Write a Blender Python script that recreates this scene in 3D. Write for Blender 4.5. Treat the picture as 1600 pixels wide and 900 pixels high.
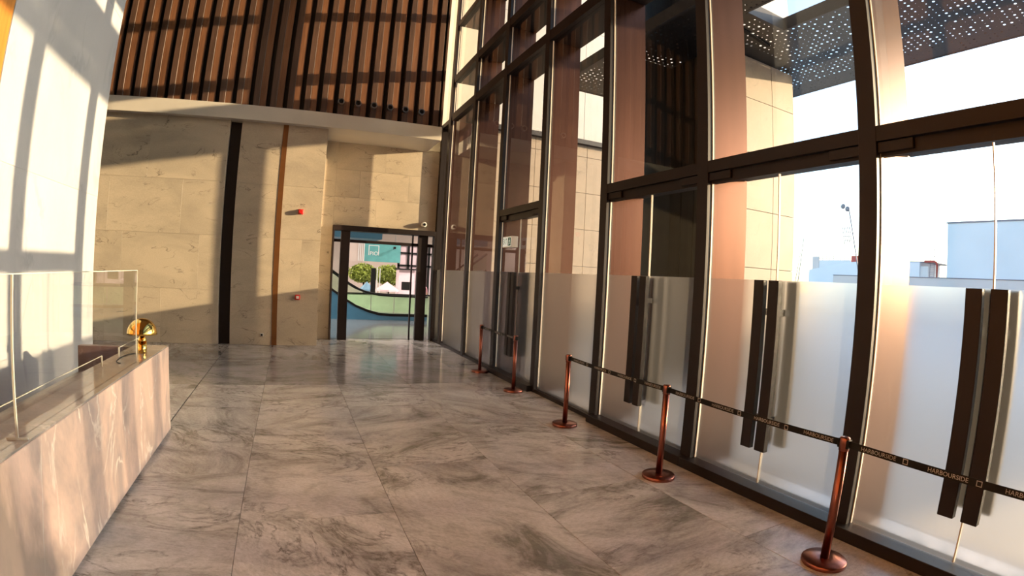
import bpy, bmesh, math, random
from mathutils import Vector, Matrix

random.seed(7)
for o in list(bpy.data.objects):
    bpy.data.objects.remove(o)
sc = bpy.context.scene
COL = sc.collection

# ------------------------------------------------------------------ camera
YAW, PITCH, ROLL = -0.41601488, -0.02115072, 0.04947952
K1, K3 = 0.98051539, -0.06886296          # theta = K1*u + K3*u^3, u = r / half width
cd = bpy.data.cameras.new('camera')
cam = bpy.data.objects.new('camera', cd)
COL.objects.link(cam)
cam.location = (0, 0, 1.95)
cam.matrix_world = Matrix.Translation((0, 0, 1.95)) @ (
    Matrix.Rotation(YAW, 4, 'Z') @ Matrix.Rotation(math.pi / 2 + PITCH, 4, 'X') @ Matrix.Rotation(ROLL, 4, 'Z'))
cd.type = 'PANO'
cd.sensor_fit = 'HORIZONTAL'
cd.sensor_width = 36.0
cd.sensor_height = 20.25
cd.clip_start = 0.02
cd.clip_end = 2000
cd.panorama_type = 'FISHEYE_LENS_POLYNOMIAL'
cd.fisheye_fov = math.radians(179)
cd.fisheye_polynomial_k0 = 0.0
cd.fisheye_polynomial_k1 = -K1 / 18.0
cd.fisheye_polynomial_k2 = 0.0
cd.fisheye_polynomial_k3 = -K3 / 18.0 ** 3
cd.fisheye_polynomial_k4 = 0.0
sc.camera = cam

# ------------------------------------------------------------------ sky, sun, exposure
SUN_DIR = Vector((-1.0, 0.288, -0.178)).normalized()      # the way the light travels
world = bpy.data.worlds.new('world')
sc.world = world
world.use_nodes = True
wn = world.node_tree
bg = wn.nodes['Background']
sky = wn.nodes.new('ShaderNodeTexSky')
sky.sky_type = 'NISHITA'
sky.sun_disc = False
sky.sun_elevation = math.radians(12)
sky.sun_rotation = math.radians(106)
sky.altitude = 0
sky.air_density = 1.0
sky.dust_density = 1.5
sky.ozone_density = 2.0
wn.links.new(sky.outputs[0], bg.inputs[0])
bg.inputs[1].default_value = 0.7
sl = bpy.data.lights.new('sun', 'SUN')
sl.energy = 15.5
sl.color = (1.0, 0.70, 0.40)
sl.angle = math.radians(0.6)
so = bpy.data.objects.new('sun', sl)
COL.objects.link(so)
so.rotation_euler = SUN_DIR.to_track_quat('-Z', 'Y').to_euler()
sc.view_settings.view_transform = 'Standard'
sc.view_settings.look = 'None'
sc.view_settings.gamma = 1.0
sc.view_settings.use_curve_mapping = False
sc.view_settings.exposure = 0.22


# ------------------------------------------------------------------ material helpers
class NT:
    def __init__(s, name):
        s.m = bpy.data.materials.new(name)
        s.m.use_nodes = True
        s.t = s.m.node_tree
        s.b = s.t.nodes['Principled BSDF']
        s.out = s.t.nodes['Material Output']

    def n(s, typ, **k):
        nd = s.t.nodes.new(typ)
        for a, v in k.items():
            setattr(nd, a, v)
        return nd

    def l(s, a, b):
        s.t.links.new(a, b)

    def ramp(s, fac, stops):
        r = s.n('ShaderNodeValToRGB')
        e = r.color_ramp.elements
        while len(e) < len(stops):
            e.new(0.5)
        for q, (p, c) in zip(e, stops):
            q.position = p
            q.color = (c[0], c[1], c[2], 1)
        s.l(fac, r.inputs[0])
        return r.outputs[0]

    def mix(s, fac, a, b, mode='MIX'):
        x = s.n('ShaderNodeMix', data_type='RGBA', blend_type=mode)
        for i, v in ((0, fac), (6, a), (7, b)):
            if hasattr(v, 'is_output'):
                s.l(v, x.inputs[i])
            elif i == 0:
                x.inputs[0].default_value = v
            else:
                x.inputs[i].default_value = (v[0], v[1], v[2], 1)
        return x.outputs[2]

    def math(s, op, a, b=0.0):
        x = s.n('ShaderNodeMath', operation=op)
        for i, v in ((0, a), (1, b)):
            if hasattr(v, 'is_output'):
                s.l(v, x.inputs[i])
            else:
                x.inputs[i].default_value = v
        return x.outputs[0]

    def coords(s, scale=(1, 1, 1), rot=(0, 0, 0), jitter=0.0):
        """position in the world, moved by a random amount for every object"""
        g = s.n('ShaderNodeNewGeometry')
        mp = s.n('ShaderNodeMapping')
        mp.inputs['Scale'].default_value = scale
        mp.inputs['Rotation'].default_value = rot
        if jitter:
            oi = s.n('ShaderNodeObjectInfo')
            v = s.n('ShaderNodeCombineXYZ')
            a = s.math('MULTIPLY', oi.outputs['Random'], jitter)
            for i in range(3):
                s.l(a, v.inputs[i])
            ad = s.n('ShaderNodeVectorMath', operation='ADD')
            s.l(g.outputs['Position'], ad.inputs[0])
            s.l(v.outputs[0], ad.inputs[1])
            s.l(ad.outputs[0], mp.inputs[0])
        else:
            s.l(g.outputs['Position'], mp.inputs[0])
        return mp.outputs[0]

    def noise(s, vec, scale, detail=4, rough=0.5, dist=0.0):
        x = s.n('ShaderNodeTexNoise')
        s.l(vec, x.inputs['Vector'])
        x.inputs['Scale'].default_value = scale
        x.inputs['Detail'].default_value = detail
        x.inputs['Roughness'].default_value = rough
        x.inputs['Distortion'].default_value = dist
        return x.outputs['Fac']

    def bump(s, h, strength=0.1, dist=0.01):
        x = s.n('ShaderNodeBump')
        x.inputs['Strength'].default_value = strength
        x.inputs['Distance'].default_value = dist
        s.l(h, x.inputs['Height'])
        s.l(x.outputs[0], s.b.inputs['Normal'])

    def set(s, **k):
        for a, v in k.items():
            a = a.replace('_', ' ')
            i = s.b.inputs[a]
            if hasattr(v, 'is_output'):
                s.l(v, i)
            elif isinstance(v, tuple):
                i.default_value = (v[0], v[1], v[2], 1)
            else:
                i.default_value = v
        return s


def plain(name, col, rough=0.5, metal=0.0, var=0.12, scale=6.0, spec=0.5, stretch=(1, 1, 1)):
    t = NT(name)
    f = t.noise(t.coords(stretch, jitter=9.0), scale, 4)
    c = t.ramp(f, [(0.3, tuple(x * (1 - var) for x in col)), (0.7, tuple(min(1, x * (1 + var)) for x in col))])
    t.set(Base_Color=c, Roughness=rough, Metallic=metal)
    t.b.inputs['Specular IOR Level'].default_value = spec
    return t.m


def emit(name, col, strength):
    t = NT(name)
    t.set(Base_Color=col, Roughness=0.5)
    t.b.inputs['Emission Color'].default_value = (*col, 1)
    t.b.inputs['Emission Strength'].default_value = strength
    return t.m


def stone(name, base, dark, vein, stretch=(1, 1, 1), rot=(0, 0, 0), rough=0.35, cloud=1.2, vscale=1.1, vw=0.035,
          vdist=1.6, jitter=40.0, grain=0.12, bump=0.03, mask=(0.5, 0.66), cramp=(0.32, 0.62), band=None, band_col=(0, 0, 0)):
    t = NT(name)
    c = t.coords(stretch, rot, jitter)
    cl = t.noise(c, cloud, 5, 0.6, 0.6)
    col = t.ramp(cl, [(cramp[0], dark), (cramp[1], base)])
    v1 = t.noise(c, vscale, 5, 0.55, vdist)
    d = t.math('ABSOLUTE', t.math('SUBTRACT', v1, 0.5))
    vm = t.ramp(d, [(0.0, (1, 1, 1)), (vw, (0, 0, 0))])
    thin = t.noise(c, vscale * 1.7, 2, 0.5)
    mk = t.ramp(thin, [(mask[0], (0, 0, 0)), (mask[1], (1, 1, 1))])
    fac = t.mix(1.0, vm, mk, 'MULTIPLY')
    col = t.mix(fac, col, vein)
    g = t.noise(c, 55, 3, 0.6)
    gr = t.ramp(g, [(0.3, (1 - grain,) * 3), (0.7, (1 + grain * 0.3,) * 3)])
    col = t.mix(1.0, col, gr, 'MULTIPLY')
    if band:
        col = t.mix(band(t, cl), col, band_col)
    t.set(Base_Color=col)
    rr = t.n('ShaderNodeMapRange')
    t.l(cl, rr.inputs[0])
    rr.inputs[3].default_value = rough * 0.8
    rr.inputs[4].default_value = rough * 1.25
    t.set(Roughness=rr.outputs[0])
    t.bump(g, bump, 0.01)
    return t.m


def wood(name, c0, c1, rough=0.45):
    t = NT(name)
    v = t.coords((1, 1, 0.06), jitter=60.0)
    f = t.noise(v, 22, 5, 0.6, 0.3)
    big = t.noise(t.coords((1, 1, 0.25), jitter=60.0), 1.6, 3)
    col = t.ramp(f, [(0.3, c0), (0.7, c1)])
    sh = t.ramp(big, [(0.3, (0.7,) * 3), (0.7, (1.1,) * 3)])
    t.set(Base_Color=t.mix(1.0, col, sh, 'MULTIPLY'), Roughness=rough)
    t.bump(f, 0.12, 0.004)
    return t.m


def glass(name, tint, ior=1.5, rough=0.0, boost=1.0):
    """clear pane: light passes straight through, the outside of each face mirrors by Fresnel"""
    t = NT(name)
    t.t.nodes.remove(t.b)
    tr = t.n('ShaderNodeBsdfTransparent')
    tr.inputs[0].default_value = (*tint, 1)
    gl = t.n('ShaderNodeBsdfGlossy')
    gl.inputs['Roughness'].default_value = rough
    fr = t.n('ShaderNodeFresnel')
    fr.inputs[0].default_value = ior
    ge = t.n('ShaderNodeNewGeometry')
    inv = t.math('SUBTRACT', 1.0, ge.outputs['Backfacing'])
    fac = t.math('MULTIPLY', t.math('MULTIPLY', fr.outputs[0], inv), boost)
    mx = t.n('ShaderNodeMixShader')
    t.l(fac, mx.inputs[0])
    t.l(tr.outputs[0], mx.inputs[1])
    t.l(gl.outputs[0], mx.inputs[2])
    t.l(mx.outputs[0], t.out.inputs[0])
    return t.m


def frosted(name):
    t = NT(name)
    t.t.nodes.remove(t.b)
    tl = t.n('ShaderNodeBsdfTranslucent')
    tl.inputs[0].default_value = (0.75, 0.73, 0.74, 1)
    rf = t.n('ShaderNodeBsdfRefraction')
    rf.inputs['Color'].default_value = (0.97, 0.95, 0.96, 1)
    rf.inputs['Roughness'].default_value = 0.75
    rf.inputs['IOR'].default_value = 1.12
    df = t.n('ShaderNodeBsdfDiffuse')
    df.inputs[0].default_value = (0.4, 0.41, 0.41, 1)
    m1 = t.n('ShaderNodeMixShader')
    m1.inputs[0].default_value = 0.97
    t.l(tl.outputs[0], m1.inputs[1])
    t.l(rf.outputs[0], m1.inputs[2])
    m2 = t.n('ShaderNodeMixShader')
    m2.inputs[0].default_value = 0.04
    t.l(m1.outputs[0], m2.inputs[1])
    t.l(df.outputs[0], m2.inputs[2])
    tp_ = t.n('ShaderNodeBsdfTransparent')
    tp_.inputs[0].default_value = (1.0, 0.97, 0.97, 1)
    m3 = t.n('ShaderNodeMixShader')
    m3.inputs[0].default_value = 0.14
    t.l(m2.outputs[0], m3.inputs[1])
    t.l(tp_.outputs[0], m3.inputs[2])
    t.l(m3.outputs[0], t.out.inputs[0])
    return t.m


def perforated(name):
    """dark metal sheet with rows of small round holes"""
    t = NT(name)
    g = t.n('ShaderNodeNewGeometry')
    mp = t.n('ShaderNodeMapping')
    mp.inputs['Scale'].default_value = (7.4, 7.4, 0)
    t.l(g.outputs['Position'], mp.inputs[0])
    fr = t.n('ShaderNodeVectorMath', operation='FRACTION')
    t.l(mp.outputs[0], fr.inputs[0])
    sb = t.n('ShaderNodeVectorMath', operation='SUBTRACT')
    t.l(fr.outputs[0], sb.inputs[0])
    sb.inputs[1].default_value = (0.5, 0.5, 0)
    ln = t.n('ShaderNodeVectorMath', operation='LENGTH')
    t.l(sb.outputs[0], ln.inputs[0])
    fl = t.n('ShaderNodeVectorMath', operation='FLOOR')
    t.l(mp.outputs[0], fl.inputs[0])
    wnz = t.n('ShaderNodeTexWhiteNoise', noise_dimensions='3D')
    t.l(fl.outputs[0], wnz.inputs[0])
    rad = t.math('MULTIPLY', wnz.outputs['Value'], 0.20)
    hole = t.math('LESS_THAN', ln.outputs['Value'], rad)
    t.set(Base_Color=(0.014, 0.013, 0.014), Roughness=0.4, Metallic=0.0)
    tr = t.n('ShaderNodeBsdfTransparent')
    mx = t.n('ShaderNodeMixShader')
    t.l(hole, mx.inputs[0])
    t.l(t.b.outputs[0], mx.inputs[1])
    t.l(tr.outputs[0], mx.inputs[2])
    t.l(mx.outputs[0], t.out.inputs[0])
    return t.m


M = {}
M['beige'] = stone('beige_stone', (0.50, 0.425, 0.33), (0.385, 0.33, 0.26), (0.14, 0.115, 0.09), (0.6, 1, 1.3), (0, 0.25, 0), 0.42, 1.1, 1.5, 0.012, 1.2)
M['white'] = stone('white_marble', (0.39, 0.41, 0.455), (0.35, 0.37, 0.415), (0.29, 0.31, 0.355), (1, 1, 0.45), (0.3, 0, 0), 0.3, 0.9, 0.8, 0.03, 1.2, grain=0.03)


def grey_band(t, cl):
    # mask for a grey tone at the near end, bounded on a slant
    g = t.n('ShaderNodeNewGeometry')
    sx = t.n('ShaderNodeSeparateXYZ')
    t.l(g.outputs['Position'], sx.inputs[0])
    v = t.math('SUBTRACT', sx.outputs['Y'], t.math('MULTIPLY', sx.outputs['Z'], -0.55))
    v = t.math('ADD', v, t.math('MULTIPLY', cl, 0.9))
    return t.ramp(t.math('SUBTRACT', v, 3.0), [(0.45, (0.85,) * 3), (0.80, (0, 0, 0))])


M['pink'] = stone('pink_marble', (0.88, 0.65, 0.55), (0.50, 0.41, 0.38), (0.93, 0.84, 0.76), (1, 1.2, 0.55), (0.75, 0, 0), 0.2, 1.0, 1.5, 0.022, 0.9, jitter=0, grain=0.05, mask=(0.38, 0.55), cramp=(0.38, 0.56), band=grey_band, band_col=(0.19, 0.17, 0.165))
M['desktop'] = stone('polished_marble', (0.40, 0.36, 0.34), (0.28, 0.255, 0.245), (0.55, 0.5, 0.46), (1, 1, 1), (0, 0, 0.5), 0.06, 1.4, 1.5, 0.03, 1.2, jitter=0, bump=0.0)
M['desktop'].node_tree.nodes['Principled BSDF'].inputs['IOR'].default_value = 1.75
M['darkstone'] = stone('brown_stone', (0.10, 0.06, 0.055), (0.07, 0.045, 0.042), (0.3, 0.22, 0.2), (1, 1, 1), (0, 0, 0), 0.3, 3.0, 3, 0.03, 1.2, jitter=0)


def floor_stone(name, mul=1.0, r0=0.30, r1=0.20):
    t = NT(name)
    g = t.n('ShaderNodeNewGeometry')
    oi = t.n('ShaderNodeObjectInfo')
    vr = t.n('ShaderNodeVectorRotate', rotation_type='Z_AXIS')
    t.l(g.outputs['Position'], vr.inputs['Vector'])
    t.l(t.math('ADD', t.math('MULTIPLY', oi.outputs['Random'], 1.5), -0.35), vr.inputs['Angle'])
    cv = t.n('ShaderNodeCombineXYZ')
    for i_ in range(3):
        t.l(t.math('MULTIPLY', oi.outputs['Random'], 53.0 + 17 * i_), cv.inputs[i_])
    ad = t.n('ShaderNodeVectorMath', operation='ADD')
    t.l(vr.outputs[0], ad.inputs[0])
    t.l(cv.outputs[0], ad.inputs[1])
    mp = t.n('ShaderNodeMapping')
    mp.inputs['Scale'].default_value = (0.75, 1.45, 1)
    t.l(ad.outputs[0], mp.inputs[0])
    c = mp.outputs[0]
    a = t.noise(c, 1.15, 8, 0.68, 1.2)
    col = t.ramp(a, [(0.33, (0.22, 0.21, 0.19)), (0.44, (0.45, 0.425, 0.41)), (0.55, (0.61, 0.58, 0.575)), (0.72, (0.71, 0.67, 0.67))])
    fine = t.noise(c, 9, 7, 0.75, 0.8)
    w = t.noise(c, 1.35, 6, 0.6, 2.4)
    d = t.math('ABSOLUTE', t.math('SUBTRACT', w, 0.5))
    vm = t.ramp(d, [(0.0, (1, 1, 1)), (0.05, (0, 0, 0))])
    mk = t.ramp(t.noise(c, 0.8, 3, 0.5), [(0.46, (0, 0, 0)), (0.58, (1, 1, 1))])
    ff = t.ramp(fine, [(0.36, (1, 1, 1)), (0.62, (0.15, 0.15, 0.15))])
    fac = t.mix(1.0, t.mix(1.0, vm, mk, 'MULTIPLY'), ff, 'MULTIPLY')
    col = t.mix(fac, col, (0.13, 0.115, 0.10))
    sp = t.noise(c, 30, 5, 0.8)
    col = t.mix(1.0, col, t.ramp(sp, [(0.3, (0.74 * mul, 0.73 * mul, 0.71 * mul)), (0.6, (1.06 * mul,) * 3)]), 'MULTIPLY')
    t.set(Base_Color=col)
    rr = t.n('ShaderNodeMapRange')
    t.l(a, rr.inputs[0])
    rr.inputs[3].default_value = r0
    rr.inputs[4].default_value = r1
    t.set(Roughness=rr.outputs[0])
    t.bump(sp, 0.05, 0.004)
    return t.m


M['floor'] = floor_stone('floor_stone')
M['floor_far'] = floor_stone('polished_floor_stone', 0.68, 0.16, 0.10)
M['frame'] = plain('dark_bronze', (0.011, 0.0055, 0.0055), 0.5, 0.1, 0.1, 3, 0.35)
M['fin'] = plain('polished_bronze', (0.08, 0.033, 0.022), 0.37, 1.0, 0.12, 5, stretch=(1, 1, 0.1))
M['strip'] = plain('bronze_strip', (0.20, 0.085, 0.028), 0.4, 0.6, 0.1, 4)
M['copper'] = plain('brushed_copper', (0.30, 0.105, 0.075), 0.28, 1.0, 0.15, 30, stretch=(1, 1, 0.1))
M['brass'] = plain('polished_brass', (0.86, 0.58, 0.16), 0.09, 1.0, 0.04, 3)
M['plaster'] = plain('cream_plaster', (0.62, 0.57, 0.47), 0.7, 0, 0.04, 2)
M['fascia'] = plain('grey_fascia', (0.55, 0.51, 0.45), 0.55, 0, 0.05, 2)
M['ceil'] = plain('dark_ceiling', (0.25, 0.21, 0.18), 0.8, 0, 0.1, 2)
M['black'] = plain('black', (0.006, 0.0055, 0.0055), 0.6, 0, 0.1, 9, 0.25)
M['blackgap'] = plain('black_backing', (0.010, 0.007, 0.006), 0.8, 0, 0.1, 3)
M['wood_a'] = wood('dark_timber', (0.06, 0.032, 0.023), (0.105, 0.056, 0.038))
M['wood_b'] = wood('orange_timber', (0.13, 0.055, 0.027), (0.225, 0.10, 0.048))
M['timber_panel'] = wood('amber_timber_panel', (0.30, 0.12, 0.02), (0.42, 0.18, 0.035))
M['glass'] = glass('clear_glass', (0.86, 0.885, 0.88))
M['acrylic'] = glass('acrylic', (0.95, 0.955, 0.95), 1.45)
M['edge'] = plain('acrylic_edge', (0.45, 0.46, 0.43), 0.25, 0, 0.05, 4)
M['frost'] = frosted('frosted_film')
M['seal'] = plain('pale_seal', (0.65, 0.60, 0.52), 0.35, 0, 0.05, 4)
M['perf'] = perforated('perforated_metal')
M['canopy'] = plain('dark_canopy', (0.05, 0.045, 0.048), 0.5, 0.3, 0.1, 3)
M['ext_stone'] = stone('sandstone', (0.40, 0.31, 0.24), (0.34, 0.265, 0.205), (0.27, 0.21, 0.165), (1, 1, 1), (0, 0, 0), 0.6, 1.6, 1.2, 0.01, 1.0)
M['ext_grey'] = plain('pale_grey_panel', (0.58, 0.56, 0.55), 0.5, 0, 0.05, 1.5)
M['ext_dark'] = plain('dark_cladding', (0.035, 0.032, 0.028), 0.35, 0.2, 0.2, 4, stretch=(1, 6, 0.05))
M['paving'] = plain('pale_paving', (0.42, 0.40, 0.38), 0.6, 0, 0.08, 1.2)
M['far_blue'] = plain('far_blue_grey', (0.82, 0.83, 0.85), 0.7, 0, 0.06, 0.2)
M['far_white'] = plain('far_white', (0.8, 0.78, 0.76), 0.7, 0, 0.05, 0.3)
M['far_pink'] = plain('far_pink', (0.72, 0.64, 0.60), 0.7, 0, 0.06, 0.3)
M['far_steel'] = plain('far_steel', (0.22, 0.22, 0.26), 0.6, 0, 0.05, 0.3)
M['far_red'] = plain('far_red', (0.5, 0.06, 0.05), 0.6, 0, 0.05, 0.3)
M['red'] = plain('red_plastic', (0.6, 0.015, 0.015), 0.3, 0, 0.05, 4)
M['whitep'] = plain('white_plastic', (0.75, 0.75, 0.74), 0.4, 0, 0.03, 4)
M['steel'] = plain('steel', (0.5, 0.5, 0.5), 0.3, 1.0, 0.05, 8)
M['greyprint'] = plain('grey_print', (0.42, 0.41, 0.40), 0.6, 0, 0.03, 4)
M['grout'] = plain('grout', (0.10, 0.09, 0.08), 0.9, 0, 0.1, 8)


# ------------------------------------------------------------------ mesh helpers
class MB:
    def __init__(s):
        s.bm = bmesh.new()

    def box(s, x0, x1, y0, y1, z0, z1, bevel=0.0):
        vs = [s.bm.verts.new(p) for p in ((x0, y0, z0), (x1, y0, z0), (x1, y1, z0), (x0, y1, z0),
                                          (x0, y0, z1), (x1, y0, z1), (x1, y1, z1), (x0, y1, z1))]
        fs = [s.bm.faces.new([vs[i] for i in f]) for f in ((0, 3, 2, 1), (4, 5, 6, 7), (0, 1, 5, 4), (1, 2, 6, 5), (2, 3, 7, 6), (3, 0, 4, 7))]
        if bevel:
            es = list({e for f in fs for e in f.edges})
            bmesh.ops.bevel(s.bm, geom=es, offset=bevel, segments=1, affect='EDGES')
        return s

    def lathe(s, cx, cy, prof, n=32, close=True):
        rings = []
        for r, z in prof:
            rings.append([s.bm.verts.new((cx + r * math.cos(2 * math.pi * i / n), cy + r * math.sin(2 * math.pi * i / n), z)) for i in range(n)])
        for a, b in zip(rings, rings[1:]):
            for i in range(n):
                f = s.bm.faces.new((a[i], a[(i + 1) % n], b[(i + 1) % n], b[i]))
                f.smooth = True
        if close:
            s.bm.faces.new(rings[0][::-1])
            s.bm.faces.new(rings[-1])
        return s

    def tube(s, pts, r, n=8, caps=True):
        pts = [Vector(p) for p in pts]
        rings = []
        for i, p in enumerate(pts):
            d = (pts[min(i + 1, len(pts) - 1)] - pts[max(i - 1, 0)]).normalized()
            u = d.cross(Vector((0, 0, 1)))
            if u.length < 1e-3:
                u = d.cross(Vector((0, 1, 0)))
            u.normalize()
            v = d.cross(u).normalized()
            rings.append([s.bm.verts.new(p + (u * math.cos(2 * math.pi * k / n) + v * math.sin(2 * math.pi * k / n)) * r) for k in range(n)])
        for a, b in zip(rings, rings[1:]):
            for k in range(n):
                f = s.bm.faces.new((a[k], a[(k + 1) % n], b[(k + 1) % n], b[k]))
                f.smooth = True
        if caps:
            s.bm.faces.new(rings[0][::-1])
            s.bm.faces.new(rings[-1])
        return s

    def prism(s, poly, axis, a0, a1):
        """poly of 2-D points; extruded along axis ('x','y','z')"""
        def P(q, a):
            return {'x': (a, q[0], q[1]), 'y': (q[0], a, q[1]), 'z': (q[0], q[1], a)}[axis]
        v0 = [s.bm.verts.new(P(q, a0)) for q in poly]
        v1 = [s.bm.verts.new(P(q, a1)) for q in poly]
        s.bm.faces.new(v0[::-1])
        s.bm.faces.new(v1)
        n = len(poly)
        for i in range(n):
            s.bm.faces.new((v0[i], v0[(i + 1) % n], v1[(i + 1) % n], v1[i]))
        return s

    def quad(s, *pts):
        s.bm.faces.new([s.bm.verts.new(p) for p in pts])
        return s

    def ball(s, c, r, sub=2, scale=(1, 1, 1)):
        ret = bmesh.ops.create_icosphere(s.bm, subdivisions=sub, radius=r)
        for v in ret['verts']:
            v.co = Vector((v.co.x * scale[0], v.co.y * scale[1], v.co.z * scale[2])) + Vector(c)
        for f in s.bm.faces:
            pass
        return s

    def build(s, name, mat, parent=None, normals=True):
        if normals:
            bmesh.ops.recalc_face_normals(s.bm, faces=s.bm.faces[:])
        me = bpy.data.meshes.new(name)
        s.bm.to_mesh(me)
        s.bm.free()
        return link(name, me, mat, parent)


def wloc(o):
    v = Vector((0, 0, 0))
    while o is not None:
        v += o.location
        o = o.parent
    return v


def link(name, me, mat, parent=None):
    if mat is not None:
        me.materials.clear()
        me.materials.append(M[mat] if isinstance(mat, str) else mat)
    o = bpy.data.objects.new(name, me)
    COL.objects.link(o)
    if parent is not None:
        o.parent = parent
        off = wloc(parent)
        if off.length > 0:
            me.transform(Matrix.Translation(-off))
    return o


def empty(name, loc=(0, 0, 0), parent=None):
    o = bpy.data.objects.new(name, None)
    o.empty_display_size = 0.1
    COL.objects.link(o)
    if parent is not None:
        o.parent = parent
        o.location = Vector(loc) - wloc(parent)
    else:
        o.location = loc
    return o


def tag(o, label, cat, group=None):
    o['label'] = label
    o['category'] = cat
    if group:
        o['group'] = group
    return o


def struct(o, label=None, cat=None):
    o['kind'] = 'structure'
    if label:
        o['label'] = label
    if cat:
        o['category'] = cat
    return o


def text_mesh(txt, size, depth=0.0):
    """mesh of a word in the x-y plane, centred"""
    cu = bpy.data.curves.new('lettering', 'FONT')
    cu.body = txt
    cu.size = size
    cu.extrude = depth
    cu.align_x = 'CENTER'
    cu.align_y = 'CENTER'
    cu.resolution_u = 3
    ob = bpy.data.objects.new('lettering', cu)
    COL.objects.link(ob)
    dg = bpy.context.evaluated_depsgraph_get()
    me = bpy.data.meshes.new_from_object(ob.evaluated_get(dg))
    bpy.data.objects.remove(ob)
    return me


FACE_Y = Matrix.Rotation(math.pi / 2, 4, 'X')                       # reads towards -Y
FACE_X = Matrix.Rotation(-math.pi / 2, 4, 'Z') @ FACE_Y             # reads towards -X

# ================================================================== SETTING
GX = 3.96            # inner face of the curtain wall frame
PITCHY = 1.92
CEIL = 11.5
YB = -9.0

# ---- floor: slab + separate stone tiles
fl = empty('floor')
struct(fl, 'veined grey beige polished stone tile floor of the lobby', 'floor')
MB().box(-8.2, 4.7, YB - 0.2, 14.9, -0.2, -0.012).build('bedding', 'grout', fl)
TW, TL = 1.22, 2.44
xs = [-1.5 - TW * 6 + i * TW for i in range(6)] + [-1.5, -0.42, 0.81, 2.02, 3.24]
xs = [x for x in xs if x > -8.0]
xs = [-8.0] + xs + [4.62]
for ci in range(len(xs) - 1):
    x0, x1 = xs[ci], xs[ci + 1]
    off = (0.0 if ci % 2 else TL * 0.42)
    ys = [8.84 + off - TL * k for k in range(9, -4, -1)]
    ys = sorted(set([YB] + [y for y in ys if YB + 0.2 < y < 13.2 or False] + [8.84, 14.8]))
    ys = [y for k, y in enumerate(ys) if k == 0 or y - ys[k - 1] > 0.25]
    for y0, y1 in zip(ys, ys[1:]):
        g = 0.0022
        gl, gr_ = (0.008 if abs(x0 + 1.5) < 0.01 else g), (0.008 if abs(x1 + 1.5) < 0.01 else g)
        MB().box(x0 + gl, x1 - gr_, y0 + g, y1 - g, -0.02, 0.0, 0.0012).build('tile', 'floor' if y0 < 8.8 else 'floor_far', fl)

# ---- ceiling and back of the hall
struct(MB().box(-8.2, 4.2, YB - 0.2, 14.9, CEIL, CEIL + 0.2).build('ceiling', 'ceil'), 'plain dark ceiling high over the lobby', 'ceiling')
struct(MB().box(-8.2, 4.2, YB - 0.2, YB, 0, CEIL).build('wall_back', 'wood_a'), 'dark timber wall behind the viewer', 'wall')
struct(MB().box(-8.2, -8.0, YB, 14.9, 0, CEIL).build('wall_far_left', 'wood_a'), 'dark timber wall far to the left behind the pier', 'wall')

# ---- white marble pier on the left, timber panel in front of it
wl = empty('wall_left', (-3.2, 7.2, 0))
struct(wl, 'white marble wall on the left with window shaped sunlight on it', 'wall')
MB().box(-4.3, -3.215, 5.56, 8.79, 0, CEIL).build('core', 'white', wl)
for z0, z1 in ((0, 2.9), (2.9, 5.8), (5.8, 8.7), (8.7, CEIL)):
    MB().box(-3.215, -3.2, 5.56, 8.8, z0 + 0.001, z1 - 0.001, 0.001).build('slab', 'white', wl)
wt = struct(MB().box(-4.3, -3.2, YB, 5.54, 0, CEIL).build('wall_left_timber', 'timber_panel'), 'amber timber panelled wall left of the white marble', 'wall')

# ---- end wall: stone panels, dark recess, bronze strip
we = empty('wall_end', (-2, 13.4, 0))
struct(we, 'beige veined stone wall at the far end of the lobby', 'wall')
MB().box(-8.0, -1.79, 13.42, 13.7, 0, 5.5).box(-1.5, -0.47, 13.42, 13.7, 0, 5.5).box(-0.345, 0.64, 13.42, 14.9, 0, 5.5).build('core', 'beige', we)
MB().box(-1.80, -1.49, 13.58, 13.62, 0, 5.5).build('recess', 'frame', we)
MB().box(-0.47, -0.345, 13.39, 13.5, 0, 5.5).build('bronze_strip', 'strip', we)
rows = [0, 1.31, 2.62, 3.93, 5.48]


def panels(parent, x0, x1, z0, z1, y, cuts, mat='beige', t=0.022, zr=None):
    zz = [z for z in (zr or rows) if z0 < z < z1]
    zz = [z0] + zz + [z1]
    for k, (a, b) in enumerate(zip(zz, zz[1:])):
        cc = [x0] + [c for c in cuts[k % len(cuts)] if x0 + 0.1 < c < x1 - 0.1] + [x1]
        for c, d in zip(cc, cc[1:]):
            MB().box(c + 0.0015, d - 0.0015, y, y + t, a + 0.0015, b - 0.0015, 0.0012).build('panel', mat, parent)


panels(we, -8.0, -1.79, 0, 5.48, 13.4, [[-6.6, -4.6, -3.2], [-6.0, -4.2, -2.31], [-6.6, -4.6, -2.8], [-5.6, -3.7]])
panels(we, -1.5, -0.47, 0, 5.48, 13.4, [[], [-0.9], [], []])
panels(we, -0.345, 0.65, 0, 5.48, 13.4, [[], [0.2], [], []])
# recess with the inner doorway
wr = empty('wall_recess', (2, 14.65, 0))
struct(wr, 'recessed beige stone wall around the inner doorway', 'wall')
MB().box(0.6, 1.04, 14.68, 14.9, 0, 5.5).box(1.04, 3.95, 14.68, 14.9, 3.14, 5.5).box(3.99, 4.7, 14.68, 14.9, 0, 5.5).build('core', 'beige', wr)
panels(wr, 0.65, 1.03, 0, 5.46, 14.65, [[]])
panels(wr, 1.03, 3.96, 3.15, 5.46, 14.65, [[2.2], [1.7, 3.1], [2.4]], zr=[3.93, 4.7])
panels(wr, 3.96, 4.4, 0, 5.46, 14.65, [[]])
struct(MB().box(3.3, 6.0, 14.66, 14.9, 5.5, 16).build('wall_corner', 'plaster'), 'bright cream wall in the corner beside the timber slats', 'wall')
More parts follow.
